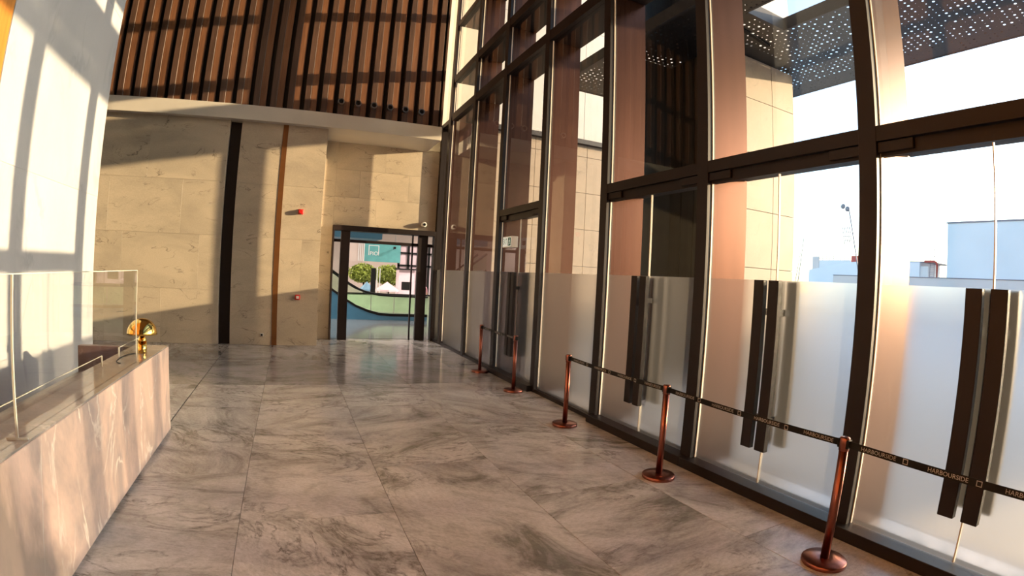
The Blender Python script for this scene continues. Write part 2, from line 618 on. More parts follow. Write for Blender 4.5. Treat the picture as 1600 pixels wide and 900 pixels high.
# fascia and soffit
fa = struct(MB().box(-8.0, 3.58, 13.2, 14.66, 5.46, 5.83, 0.004).build('trim_1', 'fascia'), 'pale grey fascia ledge under the timber slats', 'trim')

# ---- timber slats above the ledge
wu = empty('wall_end_upper', (0, 13.3, 5.83))
struct(wu, 'wall of vertical timber slats above the pale ledge', 'wall')
MB().box(-8.0, 3.56, 13.36, 13.5, 5.83, CEIL).build('backing', 'blackgap', wu)
PER = 0.4185
k = -15
while True:
    c = 0.885 + PER * k
    if c > 3.45:
        break
    MB().box(c - 0.075, c + 0.07, 13.215, 13.36, 5.83, CEIL, 0.004).build('slat', 'wood_a', wu)
    if c + 0.26 < 3.58:
        MB().box(c + 0.075, c + 0.235, 13.255, 13.36, 5.83, CEIL, 0.004).build('slat', 'wood_b', wu)
    k += 1
MB().box(3.53, 3.58, 13.21, 14.66, 5.83, CEIL).build('end_board', 'wood_a', wu)
# six small spotlights low on the slats
for i, x in enumerate((0.885, 1.311, 1.725, 2.144, 2.549, 2.981)):
    s_ = empty('spotlight', (x, 13.2, 6.15))
    ordn = ['leftmost', 'second from left', 'third from left', 'third from right', 'second from right', 'rightmost'][i]
    tag(s_, 'small round black spotlight on the timber slats, %s of the six' % ordn, 'spotlight', 'spotlights on the timber slats')
    b = MB()
    n = 20
    r0 = []
    for yy, r in ((13.215, 0.084), (13.12, 0.084), (13.12, 0.058), (13.16, 0.058)):
        r0.append([b.bm.verts.new((x + r * math.cos(2 * math.pi * q / n), yy, 6.15 + r * math.sin(2 * math.pi * q / n))) for q in range(n)])
    for a_, b_ in zip(r0, r0[1:]):
        for q in range(n):
            b.bm.faces.new((a_[q], a_[(q + 1) % n], b_[(q + 1) % n], b_[q]))
    b.build('housing', 'steel', s_)
    b = MB()
    b.bm.faces.new([b.bm.verts.new((x + 0.06 * math.cos(2 * math.pi * q / n), 13.155, 6.15 + 0.06 * math.sin(2 * math.pi * q / n))) for q in range(n)])
    b.build('lens', 'black', s_)

# ================================================================== CURTAIN WALL
MUL = {n: 2.25 + PITCHY * i for i, n in enumerate('abcdefg', 0)}       # far edge of every mullion
ALLY = [2.25 + PITCHY * i for i in range(-6, 6)] + [13.92]
TOPZ = 11.4
tn = 2
for i, yf in enumerate(ALLY):
    m = empty('trim_%d' % tn, (GX, yf - 0.08, 0))
    tn += 1
    struct(m, 'tall dark bronze mullion of the glass wall', 'mullion')
    w = 0.16 if i < 12 else 0.2
    MB().box(GX, 4.075, yf - w, yf, 0, TOPZ, 0.003).build('post', 'frame', m)
    MB().box(4.075, 4.60, yf - 0.15, yf - 0.01, 0, TOPZ + 3 if i < 12 else 6.3).build('fin', 'fin', m)
    MB().box(4.028, 4.047, yf - w - 0.008, yf - w, 0.1, TOPZ).build('seal', 'seal', m)
# corner post and end strip of the glass wall
cp = empty('trim_%d' % tn, (GX, 14.4, 0))
tn += 1
struct(cp, 'dark bronze corner post where the glass wall meets the end wall', 'mullion')
MB().box(GX, 4.2, 14.5, 14.66, 0, 6.3, 0.003).build('post', 'frame', cp)


def transom(name, y0, y1, z0, z1, parent):
    return MB().box(GX + 0.005, 4.6, y0, y1, z0, z1).build(name, 'frame', parent)


def pane(y0, y1, z0, z1, parent, name='glass_pane'):
    return MB().box(4.045, 4.055, y0, y1, z0, z1).build(name, 'glass', parent)


def film(y0, y1, z0, z1, parent, x=4.036):
    return MB().quad((x, y0, z0), (x, y1, z0), (x, y1, z1), (x, y0, z1)).build('frosted_film', 'frost', parent, False)


FROST = 2.045
HEAD0, HEAD1 = 3.16, 3.285
doors = {-1: 1, -2: 1, 0: 1, 1: 1, 2: 1, 4: 1}      # bay index (start mullion a=0 ... at its far side) -> door bay


def bar_handle(y, side, parent):
    """square bar pull: inside bar and outside bar through the glass, on two stand-offs each"""
    w = 0.115
    y0, y1 = (y + 0.028, y + 0.028 + w) if side > 0 else (y - 0.028 - w, y - 0.028)
    b = MB()
    b.box(3.885, 3.945, y0, y1, 0.475, 2.04, 0.004)
    for z in (0.75, 1.75):
        b.box(3.945, 4.03, y0 + 0.035, y1 - 0.035, z - 0.03, z + 0.03)
    return b.build('handle', 'frame', parent)


def out_handle(y, side, parent):
    w = 0.115
    y0, y1 = (y + 0.028, y + 0.028 + w) if side > 0 else (y - 0.028 - w, y - 0.028)
    b = MB().box(4.155, 4.215, y0, y1, 0.475, 2.04, 0.004)
    for z in (0.75, 1.75):
        b.box(4.055, 4.155, y0 + 0.035, y1 - 0.035, z - 0.03, z + 0.03)
    return b.build('outside_handle', 'frame', parent)


dn, wnn = 1, 1
for bi in range(-6, 7):
    y0 = 2.25 + PITCHY * bi - PITCHY            # far edge of the mullion before this bay
    y1 = 2.25 + PITCHY * bi - 0.16              # near edge of the mullion after it
    if bi == -6:
        continue
    # bay bi lies between mullion bi-1 and bi  (a = 0)
    isdoor = bi in (-2, -1, 0, 1, 2, 4)
    single = bi == 4
    ym = (y0 + y1) / 2
    if isdoor:
        d = empty('door_%d' % dn, (4.0, ym, 0))
        struct(d, ('bronze framed glass entrance doors in the glass wall' if not single else 'glass exit door with a long bar handle under the exit sign'), 'door')
        dn += 1
        MB().box(GX + 0.005, 4.6, y0, y1, HEAD0, HEAD1).build('header', 'frame', d)
        MB().box(3.868, 4.14, y0 - 0.08, y1 + 0.08, 0.0, 0.105, 0.004).build('threshold', 'frame', d)
        MB().box(4.02, 4.08, y0 + 0.01, y1 - 0.01, 3.045, 3.157).build('top_rail', 'frame', d)
        for s in (-1, 1):
            yy = y0 if s < 0 else y1
            MB().box(3.985, 4.02, min(yy, yy - s * 0.30), max(yy, yy - s * 0.30), 3.07, 3.155, 0.004).build('closer_arm', 'frame', d)
        for s in (-1, 1):
            a, b = (y0 + 0.02, ym - 0.006) if s < 0 else (ym + 0.006, y1 - 0.02)
            if single:
                a, b = (y0 + 0.02, ym - 0.006) if s < 0 else (ym + 0.006, y1 - 0.02)
            lf = pane(a, b, 0.11, 3.05, d, 'door_leaf')
            film(a, b, 0.11, FROST, lf)
            if s > 0:
                MB().box(4.035, 4.06, ym - 0.005, ym + 0.005, 0.11, 3.04).build('edge_seal', 'seal', lf)
            bar_handle(ym, s, lf)
            out_handle(ym, s, lf)
        win = empty('window_%d' % wnn, (4.05, ym, HEAD1))
    else:
        win = empty('window_%d' % wnn, (4.05, ym, 0))
    wnn += 1
    struct(win, 'tall bronze framed fixed glazing of the glass wall', 'window')
    cuts = [(6.18, 6.38), (7.30, 7.50), (9.05, 9.2)] if bi >= 3 else [(6.18, 6.38), (9.05, 9.2)]
    z = HEAD1 if isdoor else 0.06
    if not isdoor:
        MB().box(GX + 0.01, 4.1, y0, y1, 0, 0.06).build('sill', 'frame', win)
        film(y0, y1, 0.06, FROST, win)
    for c0, c1 in cuts:
        transom('transom', y0, y1, c0, c1, win)
        pane(y0, y1, z, c0, win)
        z = c1
    pane(y0, y1, z, TOPZ, win)
# short end bay beside the corner
win = empty('window_%d' % wnn, (4.05, 14.1, 0))
struct(win, 'narrow last strip of glazing beside the corner post', 'window')
pane(13.92, 14.5, 0.06, TOPZ, win)
film(13.92, 14.5, 0.06, FROST, win)
for c0, c1 in ((0, 0.06), (6.18, 6.30)):
    transom('transom', 13.92, 14.5, c0, c1, win)
struct(MB().box(GX, 4.7, YB, 14.7, TOPZ, CEIL).build('trim_%d' % tn, 'frame'), 'dark bronze head beam of the glass wall', 'beam')
tn += 1

# ================================================================== INNER DOORWAY
dw = empty('door_%d' % dn, (2.5, 14.6, 0))
struct(dw, 'dark bronze framed inner doorway to the mall', 'door')
dn += 1
MB().box(1.04, 3.95, 14.5, 14.9, 3.0, 3.14, 0.004).build('head', 'frame', dw)
MB().box(1.04, 1.08, 14.5, 14.9, 0, 3.0).build('jamb', 'frame', dw)
MB().box(3.91, 3.95, 14.5, 14.74, 0, 3.0).build('jamb', 'frame', dw)
MB().box(1.27, 1.52, 14.56, 14.74, 0, 3.0, 0.004).build('post', 'frame', dw)
MB().box(3.47, 3.75, 14.60, 14.72, 0, 3.0, 0.004).build('post', 'frame', dw)
MB().box(1.08, 3.90, 14.66, 14.74, 2.69, 2.77).build('transom', 'frame', dw)
MB().box(3.30, 3.34, 14.66, 14.72, 0, 3.0).build('leaf_edge', 'frame', dw)
MB().box(1.08, 1.27, 14.70, 14.71, 0, 3.0).build('side_glass', 'glass', dw)
MB().box(3.75, 3.91, 14.70, 14.71, 0, 3.0).build('side_glass', 'glass', dw)
MB().box(1.52, 3.30, 14.70, 14.71, 2.77, 3.0).build('top_glass', 'glass', dw)

# ================================================================== SIMPLE THINGS IN THE LOBBY
# ---- belt barrier posts
POSTS = [(3.44, 1.93), (3.46, 3.92), (3.49, 5.93), (3.66, 8.02), (3.70, 9.79), (3.43, -0.02)]
PL = ['copper belt barrier post nearest the viewer, at the lower right', 'copper belt barrier post between the two entrance doors, second nearest',
      'copper belt barrier post at the free end of the near belt', 'copper belt barrier post in front of the glass exit door',
      'copper belt barrier post furthest away, nearest the end wall', 'copper belt barrier post just outside the frame at the right']
# one belt word, shared by all belts
word = text_mesh('HARBOURSIDE', 0.040)
word.transform(FACE_X)
word.materials.clear()
word.materials.append(M['greyprint'])
mark = bpy.data.meshes.new('belt_mark')
mb = MB()
for a in range(4):
    q = [(-0.018, -0.018), (0.018, -0.018), (0.018, 0.018), (-0.018, 0.018)]
    p, r = q[a], q[(a + 1) % 4]
    p2, r2 = (p[0] * 0.72, p[1] * 0.72), (r[0] * 0.72, r[1] * 0.72)
    mb.quad((0, -p[0], p[1]), (0, -r[0], r[1]), (0, -r2[0], r2[1]), (0, -p2[0], p2[1]))
mb.bm.to_mesh(mark)
mb.bm.free()
mark.materials.append(M['greyprint'])


def belt(parent, p, q, z=0.918, h=0.05):
    """flat webbing from post p to post q with the printed words along it"""
    P, Q = Vector((p[0], p[1], z)), Vector((q[0], q[1], z))
    d = (Q - P)
    L = d.length
    d.normalize()
    N = 14
    sag = 0.012
    b = MB()
    rows_ = []
    for i in range(N + 1):
        t = i / N
        c = P + d * (0.035 + (L - 0.07) * t) - Vector((0, 0, sag * 4 * t * (1 - t)))
        sx = Vector((0.0015, 0, 0))
        hh = Vector((0, 0, h / 2))
        rows_.append([b.bm.verts.new(c - sx - hh), b.bm.verts.new(c + sx - hh), b.bm.verts.new(c + sx + hh), b.bm.verts.new(c - sx + hh)])
    for r0, r1 in zip(rows_, rows_[1:]):
        for k_ in range(4):
            b.bm.faces.new((r0[k_], r0[(k_ + 1) % 4], r1[(k_ + 1) % 4], r1[k_]))
    b.bm.faces.new(rows_[0][::-1])
    b.bm.faces.new(rows_[-1])
    o = b.build('belt', 'black', parent)
    base = wloc(parent)
    dd = d if d.y > 0 else -d
    ang = math.atan2(dd.x, dd.y)
    nn = max(2, int(L / 0.48))
    for i in range(nn):
        t = (i + 0.55) / nn
        c = P + d * (L * t) - Vector((0.004, 0, sag * 4 * t * (1 - t)))
        for me, off in ((word, 0.0), (mark, 0.20)):
            w_ = bpy.data.objects.new('lettering' if me is word else 'belt_mark', me)
            COL.objects.link(w_)
            w_.parent = o
            w_.location = c - dd * off - base
            w_.rotation_euler = (0, 0, -ang)
    return o


posts = []
proto = {}
for i, (x, y) in enumerate(POSTS):
    s_ = empty('barrier_post', (x, y, 0))
    tag(s_, PL[i], 'barrier post', 'copper belt barrier posts along the glass wall')
    posts.append(s_)
    if not proto:
        proto['base'] = MB().lathe(x, y, [(0.168, 0.0), (0.170, 0.004), (0.170, 0.028), (0.163, 0.036), (0.045, 0.042)], 40).build('base', 'copper', s_)
        proto['pole'] = MB().lathe(x, y, [(0.033, 0.036), (0.033, 0.875)], 24).build('pole', 'copper', s_)
        proto['head'] = MB().lathe(x, y, [(0.034, 0.865), (0.038, 0.868), (0.038, 0.955), (0.034, 0.963), (0.004, 0.965)], 24).build('head', 'copper', s_)
        proto['collar'] = MB().box(x - 0.026, x + 0.026, y - 0.045, y + 0.045, 0.885, 0.950, 0.004).build('belt_slot', 'black', s_)
    else:
        for o in list(proto.values()):
            c = o.copy()
            COL.objects.link(c)
            c.parent = s_
belt(posts[0], POSTS[0], POSTS[5])
belt(posts[0], POSTS[0], POSTS[1]) if False else belt(posts[1], POSTS[1], POSTS[0])
belt(posts[2], POSTS[2], POSTS[1])
belt(posts[4], POSTS[4], POSTS[3])

# ---- reception desk
dk = empty('reception_desk', (-1.9, 4, 0))
tag(dk, 'pink marble reception desk with polished top on the left', 'desk')
X0 = -1.41
MB().box(-1.80, X0, -3.0, 6.32, 0.03, 0.985, 0.004).build('front_panel', 'pink', dk)
MB().box(-1.80, X0 - 0.004, -3.0, 6.316, 0.985, 1.0, 0.002).build('top', 'desktop', dk)
MB().box(-1.78, X0 - 0.025, -3.0, 6.29, 0.0, 0.03).build('plinth', 'darkstone', dk)
MB().box(-2.44, -1.80, 6.22, 6.32, 0.0, 0.985, 0.004).build('end_panel', 'darkstone', dk)
MB().box(-2.42, -1.80, -3.0, 6.22, 0.66, 0.70).build('worktop', 'darkstone', dk)

# ---- tall acrylic screen and two low upstands on the desk
ts = empty('acrylic_screen', (-1.48, 3.8, 1.0))
tag(ts, 'tall clear acrylic screen standing on the reception desk', 'screen')
MB().box(-1.484, -1.476, 2.0, 5.23, 1.0, 1.855).build('sheet', 'acrylic', ts)
MB().box(-1.485, -1.475, 2.0, 5.233, 1.851, 1.857).build('top_edge', 'edge', ts)
MB().box(-1.485, -1.475, 5.226, 5.234, 1.0, 1.857).build('side_edge', 'edge', ts)
MB().box(-1.54, -1.42, 2.85, 2.862, 1.0, 1.01).build('foot', 'edge', ts)
MB().box(-1.486, -1.474, 2.852, 2.860, 1.01, 1.851).build('rib', 'edge', ts)
for (y0, y1), lb in (((2.2, 4.95), 'long low clear acrylic upstand on the desk'), ((5.46, 6.16), 'short low clear acrylic upstand behind the brass lamp')):
    ua = empty('acrylic_upstand', (-1.72, (y0 + y1) / 2, 1.0))
    tag(ua, lb, 'screen')
    MB().box(-1.723, -1.717, y0, y1, 1.0, 1.095).build('sheet', 'acrylic', ua)
    e = MB().box(-1.724, -1.716, y0, y1, 1.092, 1.096)
    e.build('top_edge', 'edge', ua)
    yy = y1 if y0 < 3 else y0
    MB().box(-1.726, -1.714, yy - 0.005, yy + 0.005, 1.0, 1.096).build('side_edge', 'edge', ua)

# ---- mushroom lamp of brass on the desk
lx, ly_ = -1.56, 5.74
lp = empty('table_lamp', (lx, ly_, 1.0))
tag(lp, 'polished brass mushroom table lamp on the end of the desk', 'lamp')
MB().lathe(lx, ly_, [(0.046, 1.0), (0.048, 1.004), (0.048, 1.125)], 32).build('stem', 'brass', lp)
MB().lathe(lx, ly_, [(0.048, 1.125), (0.046, 1.14), (0.018, 1.195), (0.014, 1.30)], 32).build('neck', 'brass', lp)
prof = [(0.158 * math.cos(a), 1.195 + 0.165 * math.sin(a)) for a in [math.pi / 2 * i / 14 for i in range(14)]] + [(0.003, 1.360)]
inner = [(r * 0.965, 1.195 + (z - 1.195) * 0.96) for r, z in prof]
MB().lathe(lx, ly_, inner[::-1] + prof, 40, close=False).build('shade', 'brass', lp)
pts = []
for i in range(22):
    a = i / 21
    pts.append((lx - 0.04 - 0.09 * math.sin(a * math.pi), ly_ - 0.05 - a * 0.55 + 0.08 * math.sin(a * 6), 1.004))
MB().tube(pts, 0.004, 6).build('cable', 'black', lp)

# ---- exit sign hanging at the glass wall
ex = empty('exit_sign', (3.86, 8.93, 2.5))
tag(ex, 'small white EXIT sign box with green running figure by the glass exit door', 'sign')
MB().box(3.80, 3.93, 8.73, 9.14, 2.495, 2.70, 0.006).build('case', 'whitep', ex)
M['sign_white'] = emit('sign_white', (0.8, 0.9, 0.85), 0.35)
M['sign_green'] = emit('sign_green', (0.006, 0.09, 0.05), 0.1)
XF = 3.797
MB().quad((XF, 9.125, 2.512), (XF, 8.745, 2.512), (XF, 8.745, 2.684), (XF, 9.125, 2.684)).build('face', 'sign_white', ex, False)
me = text_mesh('EXIT', 0.115)
me.transform(FACE_X)
me.transform(Matrix.Translation((XF - 0.003, 9.012, 2.597)) @ Matrix.Diagonal((1.0, 0.80, 1.35, 1.0)))
link('lettering', me, 'sign_green', ex)
MB().quad((XF - 0.003, 8.885, 2.522), (XF - 0.003, 8.752, 2.522), (XF - 0.003, 8.752, 2.674), (XF - 0.003, 8.885, 2.674)).build('pictogram_field', 'sign_green', ex, False)
b = MB()
for poly in ([(0.072, 0.110), (0.090, 0.110), (0.090, 0.132), (0.072, 0.132)], [(0.056, 0.062), (0.078, 0.062), (0.086, 0.104), (0.064, 0.104)],
             [(0.056, 0.064), (0.068, 0.064), (0.050, 0.018), (0.036, 0.018)], [(0.066, 0.064), (0.078, 0.064), (0.100, 0.034), (0.088, 0.028)],
             [(0.084, 0.102), (0.106, 0.082), (0.100, 0.074), (0.080, 0.090)], [(0.064, 0.102), (0.040, 0.088), (0.044, 0.078), (0.066, 0.090)]):
    b.quad(*[(XF - 0.006, 8.885 - p[0], 2.522 + p[1]) for p in poly])
b.build('running_figure', 'sign_white', ex, False)
MB().box(3.90, 3.965, 8.9, 8.97, 2.56, 2.64).build('wall_bracket', 'frame', ex)

# ---- small devices on the end wall
al = empty('alarm_sounder', (0.125, 13.4, 3.31))
tag(al, 'round red alarm sounder high on the end wall', 'alarm')
b = MB()
n = 24
rg = []
for yy, r in ((13.4, 0.062), (13.33, 0.062), (13.30, 0.045)):
    rg.append([b.bm.verts.new((0.125 + r * math.cos(2 * math.pi * q / n), yy, 3.31 + r * math.sin(2 * math.pi * q / n))) for q in range(n)])
for a_, b_ in zip(rg, rg[1:]):
    for q in range(n):
        b.bm.faces.new((a_[q], a_[(q + 1) % n], b_[(q + 1) % n], b_[q]))
b.bm.faces.new(rg[-1])
b.build('body', 'red', al)
MB().box(0.06, 0.19, 13.385, 13.4, 3.245, 3.375, 0.004).build('base_plate', 'red', al)
cpnt = empty('call_point', (0.15, 13.4, 1.2))
tag(cpnt, 'square red break glass call point low on the end wall', 'alarm')
MB().box(0.09, 0.21, 13.35, 13.4, 1.14, 1.26, 0.006).build('body', 'red', cpnt)
MB().box(0.115, 0.185, 13.346, 13.351, 1.165, 1.235).build('glass_face', 'whitep', cpnt)
sk = empty('wall_socket', (-0.71, 13.4, 0.25))
tag(sk, 'small square wall socket near the floor of the end wall', 'socket')
MB().box(-0.755, -0.665, 13.388, 13.4, 0.205, 0.295, 0.004).build('plate', 'steel', sk)
MB().box(-0.73, -0.69, 13.384, 13.389, 0.225, 0.27).build('insert', 'black', sk)
dc = empty('security_camera', (3.60, 14.5, 3.3))
tag(dc, 'small white dome security camera above the inner doorway', 'camera')
b = MB()
rg = []
for yy, r in ((14.65, 0.075), (14.56, 0.075), (14.52, 0.06)):
    rg.append([b.bm.verts.new((3.60 + r * math.cos(2 * math.pi * q / n), yy, 3.32 + r * math.sin(2 * math.pi * q / n))) for q in range(n)])
for a_, b_ in zip(rg, rg[1:]):
    for q in range(n):
        b.bm.faces.new((a_[q], a_[(q + 1) % n], b_[(q + 1) % n], b_[q]))
b.bm.faces.new(rg[-1])
b.build('housing', 'whitep', dc)
MB().ball((3.60, 14.52, 3.32), 0.042, 2).build('lens', 'black', dc)

# ================================================================== MALL BEYOND THE DOORWAY
M['mall_floor'] = plain('mall_floor', (0.16, 0.17, 0.18), 0.12, 0, 0.1, 2)
M['mall_wall'] = plain('mall_wall', (0.55, 0.45, 0.40), 0.6, 0, 0.05, 1)
M['mall_blue'] = plain('mall_blue', (0.07, 0.22, 0.36), 0.35, 0, 0.06, 1)
M['mall_ceiling'] = plain('mall_ceiling', (0.62, 0.55, 0.48), 0.7, 0, 0.05, 1)
M['teal'] = plain('teal_board', (0.10, 0.33, 0.33), 0.5, 0, 0.12, 3)
M['leaf'] = plain('leaf_green', (0.26, 0.32, 0.05), 0.6, 0, 0.45, 6)
M['bark'] = plain('bark', (0.06, 0.04, 0.03), 0.8, 0, 0.2, 8)
M['canvas'] = plain('pink_canvas', (0.75, 0.58, 0.62), 0.7, 0, 0.06, 3)
M['canvas_blue'] = plain('blue_canvas', (0.16, 0.30, 0.42), 0.7, 0, 0.06, 3)
M['esc_glass'] = glass('green_glass', (0.93, 0.985, 0.94), 1.5)
M['shirt'] = plain('pink_shirt', (0.65, 0.32, 0.38), 0.8, 0, 0.08, 9)
M['skin'] = plain('skin', (0.45, 0.27, 0.20), 0.6, 0, 0.05, 9)
M['trouser'] = plain('dark_trousers', (0.04, 0.04, 0.06), 0.8, 0, 0.08, 9)
M['fillw'] = emit('fill_light_panel', (1.0, 0.90, 0.80), 190.0)  # glow of the added mall fill lights

struct(MB().box(-6, 14, 14.9, 40, -0.2, 0.0).build('floor_mall', 'mall_floor'), 'dark polished floor of the mall beyond the doorway', 'floor')
struct(MB().box(-6, 14, 14.9, 40, 6.5, 6.7).build('ceiling_mall', 'mall_ceiling'), 'pale ceiling of the mall beyond the doorway', 'ceiling')
struct(MB().box(-6.2, -6, 14.9, 40, 0, 6.6).build('wall_mall_left', 'mall_wall'), 'beige left wall of the mall', 'wall')
struct(MB().box(14, 14.2, 14.9, 40, 0, 6.6).build('wall_mall_right', 'mall_wall'), 'beige right wall of the mall', 'wall')
struct(MB().box(-6, 14, 40, 40.2, 0, 6.6).build('wall_mall_back', 'mall_wall'), 'beige back wall of the mall', 'wall')
struct(MB().box(-6, 0.6, 14.72, 14.9, 0, 6.6).box(4.7, 14, 14.72, 14.9, 0, 6.6).build('wall_mall_front', 'mall_wall'), 'mall side of the wall around the doorway', 'wall')
for i, (x, y) in enumerate(((-2.6, 19.5), (10.5, 22.5), (11.5, 30.0), (-2.6, 31.0))):  # fill lights added out of view to brighten the mall
    cl = empty('fill_light', (x, y, 6.3))
    tag(cl, 'flat rectangular fill light added out of view in the mall, %s' % ['left and near the doorway', 'right and near the doorway', 'right and far back', 'left and far back'][i], 'fill light', 'added mall fill lights')
    MB().box(x - 1.5, x + 1.5, y - 0.5, y + 0.5, 6.40, 6.5).build('tray', 'whitep', cl)
    MB().quad((x - 1.4, y - 0.4, 6.395), (x - 1.4, y + 0.4, 6.395), (x + 1.4, y + 0.4, 6.395), (x + 1.4, y - 0.4, 6.395)).build('diffuser', 'fillw', cl, False)
struct(MB().box(0.6, 3.25, 19.6, 21.0, 3.12, 6.5).build('trim_%d' % tn, 'mall_blue'), 'blue bulkhead under the mall ceiling left of the sign', 'bulkhead')
tn += 1
# escalator seen from the side
es = empty('escalator', (3.5, 20.8, 0))
tag(es, 'escalator with green glass balustrade and blue side panel beyond the doorway', 'escalator')
skirt = [(0.2, 2.10), (1.2, 1.32), (1.75, 0.95), (2.187, 0.66), (2.494, 0.481), (2.98, 0.293), (3.42, 0.18), (3.885, 0.15), (4.75, 0.15), (5.4, 0.15)]
rail = [(0.2, 2.85), (1.2, 2.07), (1.75, 1.70), (2.182, 1.393), (2.568, 1.183), (2.90, 1.058), (3.389, 0.97), (3.98, 0.94), (4.75, 0.94), (5.4, 0.94)]
MB().prism([(0.2, 0.0)] + skirt + [(5.4, 0.0)], 'y', 20.62, 20.70).build('side_panel', 'mall_blue', es)
MB().prism([(x, z) for x, z in skirt] + [(x, z + 0.10) for x, z in skirt[::-1]], 'y', 20.60, 20.72).build('skirt', 'black', es)
for a, c in ((0, 3), (3, 5), (5, 7), (7, 9)):
    MB().prism([(x, z + 0.1) for x, z in skirt[a:c + 1]] + rail[a:c + 1][::-1], 'y', 20.65, 20.662).build('balustrade_glass', 'esc_glass', es)
MB().tube([(x, 20.656, z + 0.02) for x, z in rail], 0.04, 8).build('handrail', 'black', es)
for x in (3.09, 4.02):
    MB().box(x - 0.012, x + 0.012, 20.63, 20.67, 0.2, 0.95).build('glass_clip', 'steel', es)
MB().prism([(x, z) for x, z in skirt] + [(x, z + 0.07) for x, z in skirt[::-1]], 'y', 20.72, 21.72).build('treads', 'steel', es)
MB().prism([(x, z + 0.1) for x, z in skirt] + rail[::-1], 'y', 21.74, 21.752).build('far_glass', 'esc_glass', es)
MB().tube([(x, 21.746, z + 0.02) for x, z in rail], 0.04, 8).build('far_handrail', 'black', es)
# bright tiled wall far behind the balustrade
tw = empty('low_wall', (4.5, 23.2, 0))
tag(tw, 'pale green lit low wall behind the escalator glass', 'wall')
M['pale_green'] = plain('pale_green', (0.62, 0.72, 0.50), 0.5, 0, 0.08, 3)
MB().box(1.4, 6.3, 23.2, 23.3, 0, 0.88).build('panel', 'pale_green', tw)
MB().box(1.4, 6.3, 23.17, 23.33, 0.88, 0.94).build('cap', 'black', tw)
# teal sign board
sg = empty('sign_board', (4.2, 26, 2.35))
tag(sg, 'teal board with a white square logo and letters seen through the doorway', 'sign')
MB().box(2.3, 3.45, 26.0, 26.08, 2.35, 3.28).build('side_board', 'mall_wall', sg)
MB().box(3.45, 5.28, 26.0, 26.08, 2.38, 3.28).build('board', 'teal', sg)
for x in (3.15, 3.24, 3.33, 3.42):
    MB().box(x, x + 0.035, 25.97, 26.0, 2.38, 3.28).build('stripe', 'whitep', sg)
for x in (2.6, 5.0):
    MB().tube([(x, 26.04, 3.28), (x, 26.04, 6.5)], 0.015, 6).build('hanger', 'steel', sg)
b = MB()
sx0, sx1, sz0, sz1 = 3.66, 4.18, 2.69, 3.19
b.box(sx0, sx1, 25.985, 26.0, sz1 - 0.03, sz1).box(sx0, sx0 + 0.03, 25.985, 26.0, sz0, sz1 - 0.03).box(sx1 - 0.03, sx1, 25.985, 26.0, sz0, sz1 - 0.03)
b.build('logo_square', 'whitep', sg)
me = text_mesh('PIO', 0.27)
me.transform(FACE_Y)
me.transform(Matrix.Translation((3.93, 25.985, 2.775)))
link('lettering', me, 'whitep', sg)
# bracketed projector on the board
pj = empty('projector_arm', (4.9, 26, 3.05))
tag(pj, 'small black lamp on an arm fixed to the teal board', 'lamp')
MB().tube([(4.9, 25.992, 3.05), (4.9, 25.7, 3.1)], 0.02, 6).build('arm', 'black', pj)
MB().box(4.84, 4.96, 25.6, 25.72, 3.05, 3.16, 0.01).build('lamp_head', 'black', pj)


def tree(x, y, z, r, h, label):
    t = empty('indoor_tree', (x, y, 0))
    tag(t, label, 'tree')
    MB().tube([(x, y, 0), (x + 0.03, y, h * 0.5), (x, y, h)], 0.06, 8).build('trunk', 'bark', t)
    rnd = random.Random(int(x * 100))
    b_ = MB()
    for i in range(3200):
        u, v = rnd.uniform(-1, 1), rnd.uniform(0, 2 * math.pi)
        rr = r * rnd.uniform(0.5, 1.0) * (0.85 + 0.25 * math.sin(3 * v) * math.cos(2 * u))
        c = Vector((x + rr * math.sqrt(1 - u * u) * math.cos(v), y + rr * math.sqrt(1 - u * u) * math.sin(v), z + rr * u * 0.62))
        a = Vector((rnd.uniform(-1, 1), rnd.uniform(-1, 1), rnd.uniform(-1, 1))).normalized() * 0.09
        w_ = a.cross(Vector((rnd.uniform(-1, 1), rnd.uniform(-1, 1), rnd.uniform(-1, 1)))).normalized() * 0.045
        b_.quad(c - a, c + w_, c + a, c - w_)
    f_ = b_.build('foliage', 'leaf', t, False)
    f_['kind'] = 'stuff'


tree(3.95, 29.5, 1.75, 1.0, 1.4, 'broad green tree under the left part of the teal board')
tree(5.75, 31.6, 1.70, 1.15, 1.4, 'lighter green tree under the right part of the teal board')


def parasol(x, y, z, r, mat, label):
    p_ = empty('parasol', (x, y, 0))
    tag(p_, label, 'parasol')
    MB().tube([(x, y, 0), (x, y, z + 0.38)], 0.02, 8).build('pole', 'steel', p_)
    b_ = MB()
    n_ = 8
    top = b_.bm.verts.new((x, y, z + 0.40))
    rim = [b_.bm.verts.new((x + r * math.cos(2 * math.pi * i / n_), y + r * math.sin(2 * math.pi * i / n_), z)) for i in range(n_)]
    low = [b_.bm.verts.new((v.co.x, v.co.y, z - 0.09)) for v in rim]
    for i in range(n_):
        b_.bm.faces.new((top, rim[i], rim[(i + 1) % n_]))
        b_.bm.faces.new((rim[i], low[i], low[(i + 1) % n_], rim[(i + 1) % n_]))
    b_.build('canopy', mat, p_, False)


parasol(4.78, 26.6, 1.0, 0.60, 'canvas', 'pale pink parasol beyond the escalator')
parasol(3.85, 27.4, 0.95, 0.40, 'canvas_blue', 'small blue parasol left of the pink parasol')
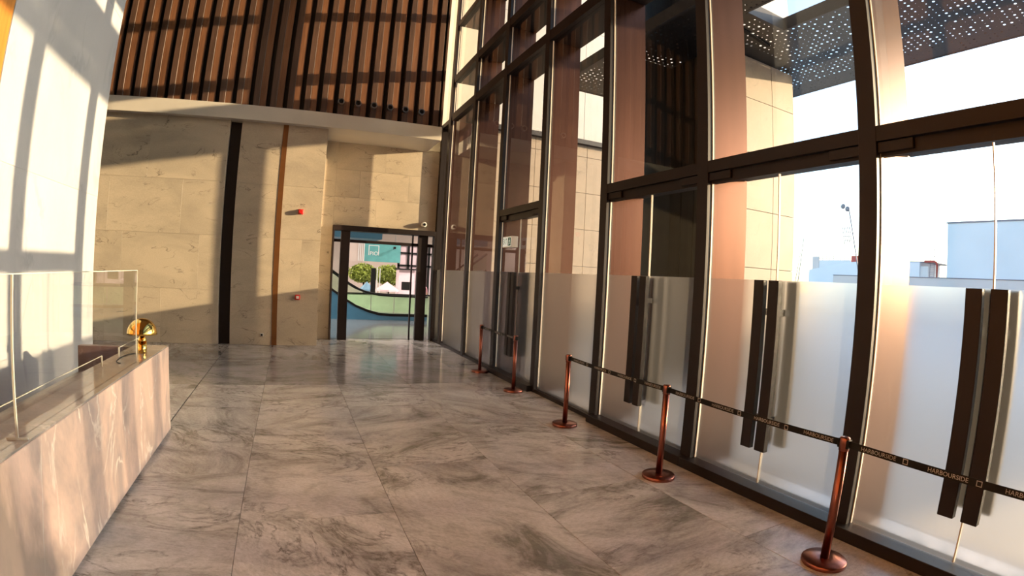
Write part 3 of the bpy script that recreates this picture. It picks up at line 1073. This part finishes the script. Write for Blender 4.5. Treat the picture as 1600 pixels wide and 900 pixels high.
# kiosk and posts
kk = empty('kiosk', (5.9, 27, 0))
tag(kk, 'pale kiosk with dark serving window at the right of the doorway view', 'kiosk')
MB().box(5.46, 6.3, 27.0, 27.8, 0, 2.05).build('body', 'canvas', kk)
MB().box(5.62, 6.15, 26.98, 27.0, 1.0, 1.42).build('window', 'black', kk)
MB().box(5.40, 6.4, 26.85, 27.9, 2.05, 2.12).build('roof', 'black', kk)
sf = empty('shopfront', (6.4, 29, 0))
tag(sf, 'shopfront of dark frames behind the kiosk', 'shopfront')
for x in (5.75, 6.3, 6.9, 7.5):
    MB().box(x, x + 0.12, 29.0, 29.1, 0, 3.4).build('frame_post', 'black', sf)
for z in (2.25, 2.95, 3.4):
    MB().box(5.75, 7.9, 29.0, 29.1, z, z + 0.1).build('frame_rail', 'black', sf)
MB().box(5.75, 8.0, 29.12, 29.2, 0, 3.4).build('back_panel', 'canvas', sf)
bp = empty('totem_post', (3.72, 24.2, 0))
tag(bp, 'black upright totem with pale edges in the middle of the doorway view', 'totem')
MB().box(3.58, 3.80, 24.2, 24.3, 0, 2.05, 0.006).build('slab', 'black', bp)
MB().box(3.84, 3.88, 24.2, 24.25, 0, 2.1).build('edge_tube', 'whitep', bp)
MB().box(3.98, 4.01, 24.2, 24.25, 0, 2.05).build('edge_tube', 'whitep', bp)


def person(x, y, h, label):
    """standing figure, one skinned body"""
    p_ = empty('person', (x, y, 0))
    tag(p_, label, 'person')
    s = h / 1.7
    J = {'pel': (0, 0, .92, .125), 'wst': (0, 0, 1.05, .115), 'chs': (0, 0, 1.28, .135), 'nck': (0, 0, 1.43, .055), 'hd': (0, -.01, 1.52, .085), 'hd2': (0, -.01, 1.63, .085),
         'ls': (-.17, 0, 1.36, .055), 'le': (-.22, .02, 1.10, .042), 'lw': (-.20, -.06, .88, .03), 'lh': (-.19, -.08, .78, .028),
         'rs': (.17, 0, 1.36, .055), 're': (.22, .02, 1.10, .042), 'rw': (.20, -.06, .88, .03), 'rh': (.19, -.08, .78, .028),
         'lk': (-.09, -.02, .5, .062), 'la': (-.09, .02, .09, .04), 'lt': (-.09, -.13, .04, .035), 'lhip': (-.085, 0, .86, .085),
         'rk': (.09, -.02, .5, .062), 'ra': (.09, .02, .09, .04), 'rt': (.09, -.13, .04, .035), 'rhip': (.085, 0, .86, .085)}
    E_ = [('pel', 'wst'), ('wst', 'chs'), ('chs', 'nck'), ('nck', 'hd'), ('hd', 'hd2'), ('chs', 'ls'), ('ls', 'le'), ('le', 'lw'), ('lw', 'lh'), ('chs', 'rs'), ('rs', 're'), ('re', 'rw'), ('rw', 'rh'),
          ('pel', 'lhip'), ('lhip', 'lk'), ('lk', 'la'), ('la', 'lt'), ('pel', 'rhip'), ('rhip', 'rk'), ('rk', 'ra'), ('ra', 'rt')]
    ks = list(J)
    me_ = bpy.data.meshes.new('body')
    me_.from_pydata([Vector(J[q][:3]) * s for q in ks], [(ks.index(a), ks.index(b_)) for a, b_ in E_], [])
    o = bpy.data.objects.new('body', me_)
    COL.objects.link(o)
    sk_ = o.modifiers.new('skin', 'SKIN')
    for i, q in enumerate(ks):
        me_.skin_vertices[0].data[i].radius = (J[q][3] * s, J[q][3] * s * (0.8 if q in ('wst', 'chs', 'pel') else 1))
        me_.skin_vertices[0].data[i].use_root = q == 'pel'
    sub = o.modifiers.new('sub', 'SUBSURF')
    sub.levels = sub.render_levels = 1
    dg = bpy.context.evaluated_depsgraph_get()
    nm = bpy.data.meshes.new_from_object(o.evaluated_get(dg))
    bpy.data.objects.remove(o)
    for m_ in ('skin', 'shirt', 'trouser'):
        nm.materials.append(M[m_])
    for f in nm.polygons:
        z_ = f.center.z / s
        f.material_index = 2 if z_ < .95 and abs(f.center.x) < .18 * s else (1 if z_ < 1.40 and not (abs(f.center.x) > .17 * s and z_ < 1.12) else 0)
        f.use_smooth = True
    o = bpy.data.objects.new('body', nm)
    COL.objects.link(o)
    o.parent = p_
    hb = MB().ball((x, y + 0.012 * s, 1.60 * s), 0.105 * s, 2, (0.95, 1.0, 1.05))
    hb.build('hair', 'black', p_)


person(6.02, 24.0, 1.58, 'person in a pink top standing beyond the right side glass of the doorway')

# ================================================================== OUTSIDE
struct(MB().box(4.7, 45, -60, 60, -0.3, -0.02).build('ground_terrace', 'paving'), 'pale paved terrace outside the glass wall', 'ground')
struct(MB().box(45, 900, -900, 900, -0.6, -0.05).build('ground_far', 'paving'), 'distant ground beyond the terrace', 'ground')
# canopy with a rectangular opening, perforated underside
cn = empty('canopy', (8.7, 0, 6.96))
tag(cn, 'wide dark perforated canopy with bright pin holes outside the glass wall', 'canopy')
ZC, TC = 6.96, 0.25
cells = [(6.12, 7.06, -22, 6.04), (8.09, 11.3, -22, 6.04), (6.12, 11.3, 6.04, 11.6)]
for i, (x0, x1, y0, y1) in enumerate(cells):
    MB().quad((x0, y0, ZC), (x1, y0, ZC), (x1, y1, ZC), (x0, y1, ZC)).build('soffit_sheet', 'perf', cn, False)
b = MB()
for (x0, x1, y0, y1) in ((6.12, 6.18, -22, 11.6), (11.24, 11.3, -22, 11.6), (7.0, 7.06, -22, 6.04), (8.09, 8.15, -22, 6.04), (7.06, 8.09, 6.04, 6.10), (6.18, 11.24, 11.54, 11.6)):
    b.box(x0, x1, y0, y1, ZC - 0.005, ZC + TC + 0.005)
b.build('rim', 'canopy', cn)
MB().prism([(7.36, 6.50), (8.42, 6.66), (8.41, 6.74), (7.35, 6.58)], 'z', ZC - 0.03, ZC - 0.004).build('slot_light', 'black', cn)
# tower pier beside the canopy: stone below, grey above, dark side
tp = empty('tower_pier', (9, 7.4, 0))
tag(tp, 'sunlit sandstone clad pier standing outside beyond the entrance doors', 'pier')
MB().box(7.74, 10.03, 7.38, 8.9, 0, 6.95).box(7.74, 10.03, 7.38, 8.9, 7.22, 30).build('core', 'ext_dark', tp)
zz = [0, 1.2, 2.4, 3.6, 4.8, 6.0, 6.95]
for a, c in zip(zz, zz[1:]):
    for x0, x1 in ((7.7, 8.38), (8.38, 9.28), (9.28, 10.06)):
        MB().box(x0 + 0.005, x1 - 0.005, 7.35, 7.38, a + 0.005, c - 0.005, 0.002).build('panel', 'ext_stone', tp)
zz = [7.3, 9.5, 12, 15, 20, 30]
for a, c in zip(zz, zz[1:]):
    for x0, x1 in ((7.7, 8.9), (8.9, 10.06)):
        MB().box(x0 + 0.005, x1 - 0.005, 7.35, 7.38, a + 0.005, c - 0.005, 0.002).build('panel', 'ext_grey', tp)
MB().box(6.86, 7.70, 8.96, 9.04, 0, 6.95).build('return_blade', 'ext_dark', tp)
MB().box(6.86, 7.70, 8.96, 9.04, 7.22, 30).build('return_blade', 'ext_dark', tp)
for i in range(4):
    y = 7.42 + i * 0.40
    MB().box(7.70, 7.76, y, y + 0.36, 0, 6.95).build('cladding_strip', 'ext_dark', tp)
    MB().box(7.70, 7.76, y, y + 0.36, 7.22, 30).build('cladding_strip', 'ext_dark', tp)
# far wing: sandstone below, grey panels above
fw = empty('building_wing', (8, 14.6, 0))
tag(fw, 'pale stone building wing with grey upper panels behind the far glazing', 'building')
MB().box(5.6, 13.0, 14.6, 16.0, 0, 30).build('core', 'ext_grey', fw)
zz = [0, 1.2, 2.4, 3.6, 4.8, 6.0, 6.4]
for a, c in zip(zz, zz[1:]):
    for x0, x1 in ((5.6, 7.0), (7.0, 8.9), (8.9, 10.8), (10.8, 13.0)):
        MB().box(x0 + 0.006, x1 - 0.006, 14.56, 14.6, a + 0.006, c - 0.006, 0.002).build('panel', 'ext_stone', fw)
MB().box(5.5, 13.0, 14.4, 14.6, 6.4, 6.55).build('ledge', 'canopy', fw)
for a, c in ((6.55, 10.5), (10.5, 15), (15, 20), (20, 30)):
    for x0, x1 in ((5.6, 7.2), (7.2, 8.75), (8.75, 10.3), (10.3, 13.0)):
        MB().box(x0 + 0.006, x1 - 0.006, 14.56, 14.6, a + 0.006, c - 0.006, 0.002).build('panel', 'ext_grey', fw)

# distant things beyond the terrace
bb = empty('warehouse', (66, 12, 0))
tag(bb, 'large plain blue grey block far outside at the right edge', 'building')
MB().box(60, 78, -14, 23.05, 0, 10.05).build('body', 'far_blue', bb)
MB().box(59.9, 78.1, -14.1, 23.15, 10.05, 10.2).build('parapet', 'far_steel', bb)
for y in (-4, 2, 8.2, 14.4):
    MB().box(59.95, 60, y, y + 0.08, 0, 10.05).build('joint', 'far_steel', bb)
pw = empty('parapet_wall', (52, 15, 0))
tag(pw, 'long low pinkish parapet wall at the edge of the terrace', 'wall')
MB().box(52, 52.4, -30, 32.5, 0, 3.95, 0.02).build('wall', 'far_pink', pw)
MB().box(51.95, 52.45, -30, 32.5, 3.95, 4.02).build('coping', 'far_steel', pw)
sh = empty('plant_shed', (60, 27, 0))
tag(sh, 'low grey plant shed left of the blue grey block', 'building')
MB().box(60, 66, 26.2, 31.0, 0, 5.95).build('body', 'far_blue', sh)
MB().box(60.3, 66, 25.2, 31.0, 5.95, 6.07).build('roof_edge', 'far_steel', sh)
MB().box(60.3, 61, 25.3, 26.2, 0, 5.5).build('cabinet', 'far_white', sh)
rp = empty('red_pipe', (60, 24.2, 0))
tag(rp, 'red vertical pipe with a bend beside the plant shed', 'pipe')
MB().tube([(60, 25.6, 6.02), (60, 24.5, 6.02), (60, 24.25, 5.9), (60, 24.15, 5.6), (60, 24.15, 0)], 0.12, 8).build('pipe', 'far_red', rp)
ld = empty('roof_ladder', (60, 24.8, 0))
tag(ld, 'thin metal roof ladder with guard rails behind the red pipe', 'ladder')
for y in (24.55, 25.05):
    MB().tube([(60.2, y, 0), (60.2, y, 7.4)], 0.03, 6).build('stile', 'far_steel', ld)
for k_ in range(18):
    MB().tube([(60.2, 24.55, 3.6 + k_ * 0.2), (60.2, 25.05, 3.6 + k_ * 0.2)], 0.02, 6).build('rung', 'far_steel', ld)
for z in (6.6, 7.3):
    MB().tube([(60.2, 25.05, z), (60.2, 23.6, z)], 0.025, 6).build('guard_rail', 'far_steel', ld)
hb_ = empty('hall_building', (60, 37, 0))
tag(hb_, 'low blue grey hall with a roof railing beyond the sandstone pier', 'building')
MB().prism([(33.0, 0), (33.0, 6.0), (35.6, 5.9), (41.2, 4.9), (41.2, 0)], 'x', 60, 75).build('body', 'far_blue', hb_)
MB().box(62, 70, 36.2, 41.3, 0, 6.3).build('upper_wall', 'far_white', hb_)
MB().box(61.9, 62.4, 41.0, 42.0, 0, 6.75).build('corner_post', 'far_pink', hb_)
for i in range(9):
    MB().tube([(62, 36.6 + i * 0.55, 6.3), (62, 36.6 + i * 0.55, 7.05)], 0.03, 6).build('railing_post', 'far_steel', hb_)
for z in (6.55, 6.8, 7.05):
    MB().tube([(62, 36.6, z), (62, 41.0, z)], 0.025, 6).build('rail', 'far_steel', hb_)
MB().box(60.5, 64, 33.2, 35.3, 5.95, 6.7).build('red_unit', 'far_red', hb_)
fm = empty('flood_light_mast', (58, 33.2, 0))
tag(fm, 'leaning grey mast with round lamps and a mesh panel on the hall roof', 'mast')
sc_ = 58 / 60
MB().tube([(58, 31.9, 0), (58, 33.7, 9.0), (58, 34.3, 12.0)], 0.07, 6).build('boom', 'far_steel', fm)
for i in range(5):
    MB().tube([(57.9, 33.85 + i * 0.22, 8.2 - 0.1 * i), (57.9, 34.15 + i * 0.24, 9.9)], 0.04, 6).build('mesh_bar', 'far_steel', fm)
for i in range(4):
    MB().tube([(57.9, 33.8 + i * 0.05, 8.3 + i * 0.5), (57.9, 34.95 + i * 0.05, 8.3 + i * 0.5)], 0.03, 6).build('mesh_bar', 'far_steel', fm)
for y, z in ((34.45, 12.05), (35.05, 12.4)):
    MB().ball((57.9, y, z), 0.32, 2, (0.6, 1, 1)).build('lamp_head', 'far_steel', fm)
pl_ = empty('thin_mast', (60, 43.5, 0))
tag(pl_, 'thin leaning lattice pole right beside the sandstone pier', 'mast')
MB().tube([(60, 43.3, 0), (60, 42.2, 9.0)], 0.05, 6).build('pole', 'far_steel', pl_)
MB().tube([(60, 43.9, 0), (60, 42.35, 9.0)], 0.04, 6).build('pole', 'far_steel', pl_)
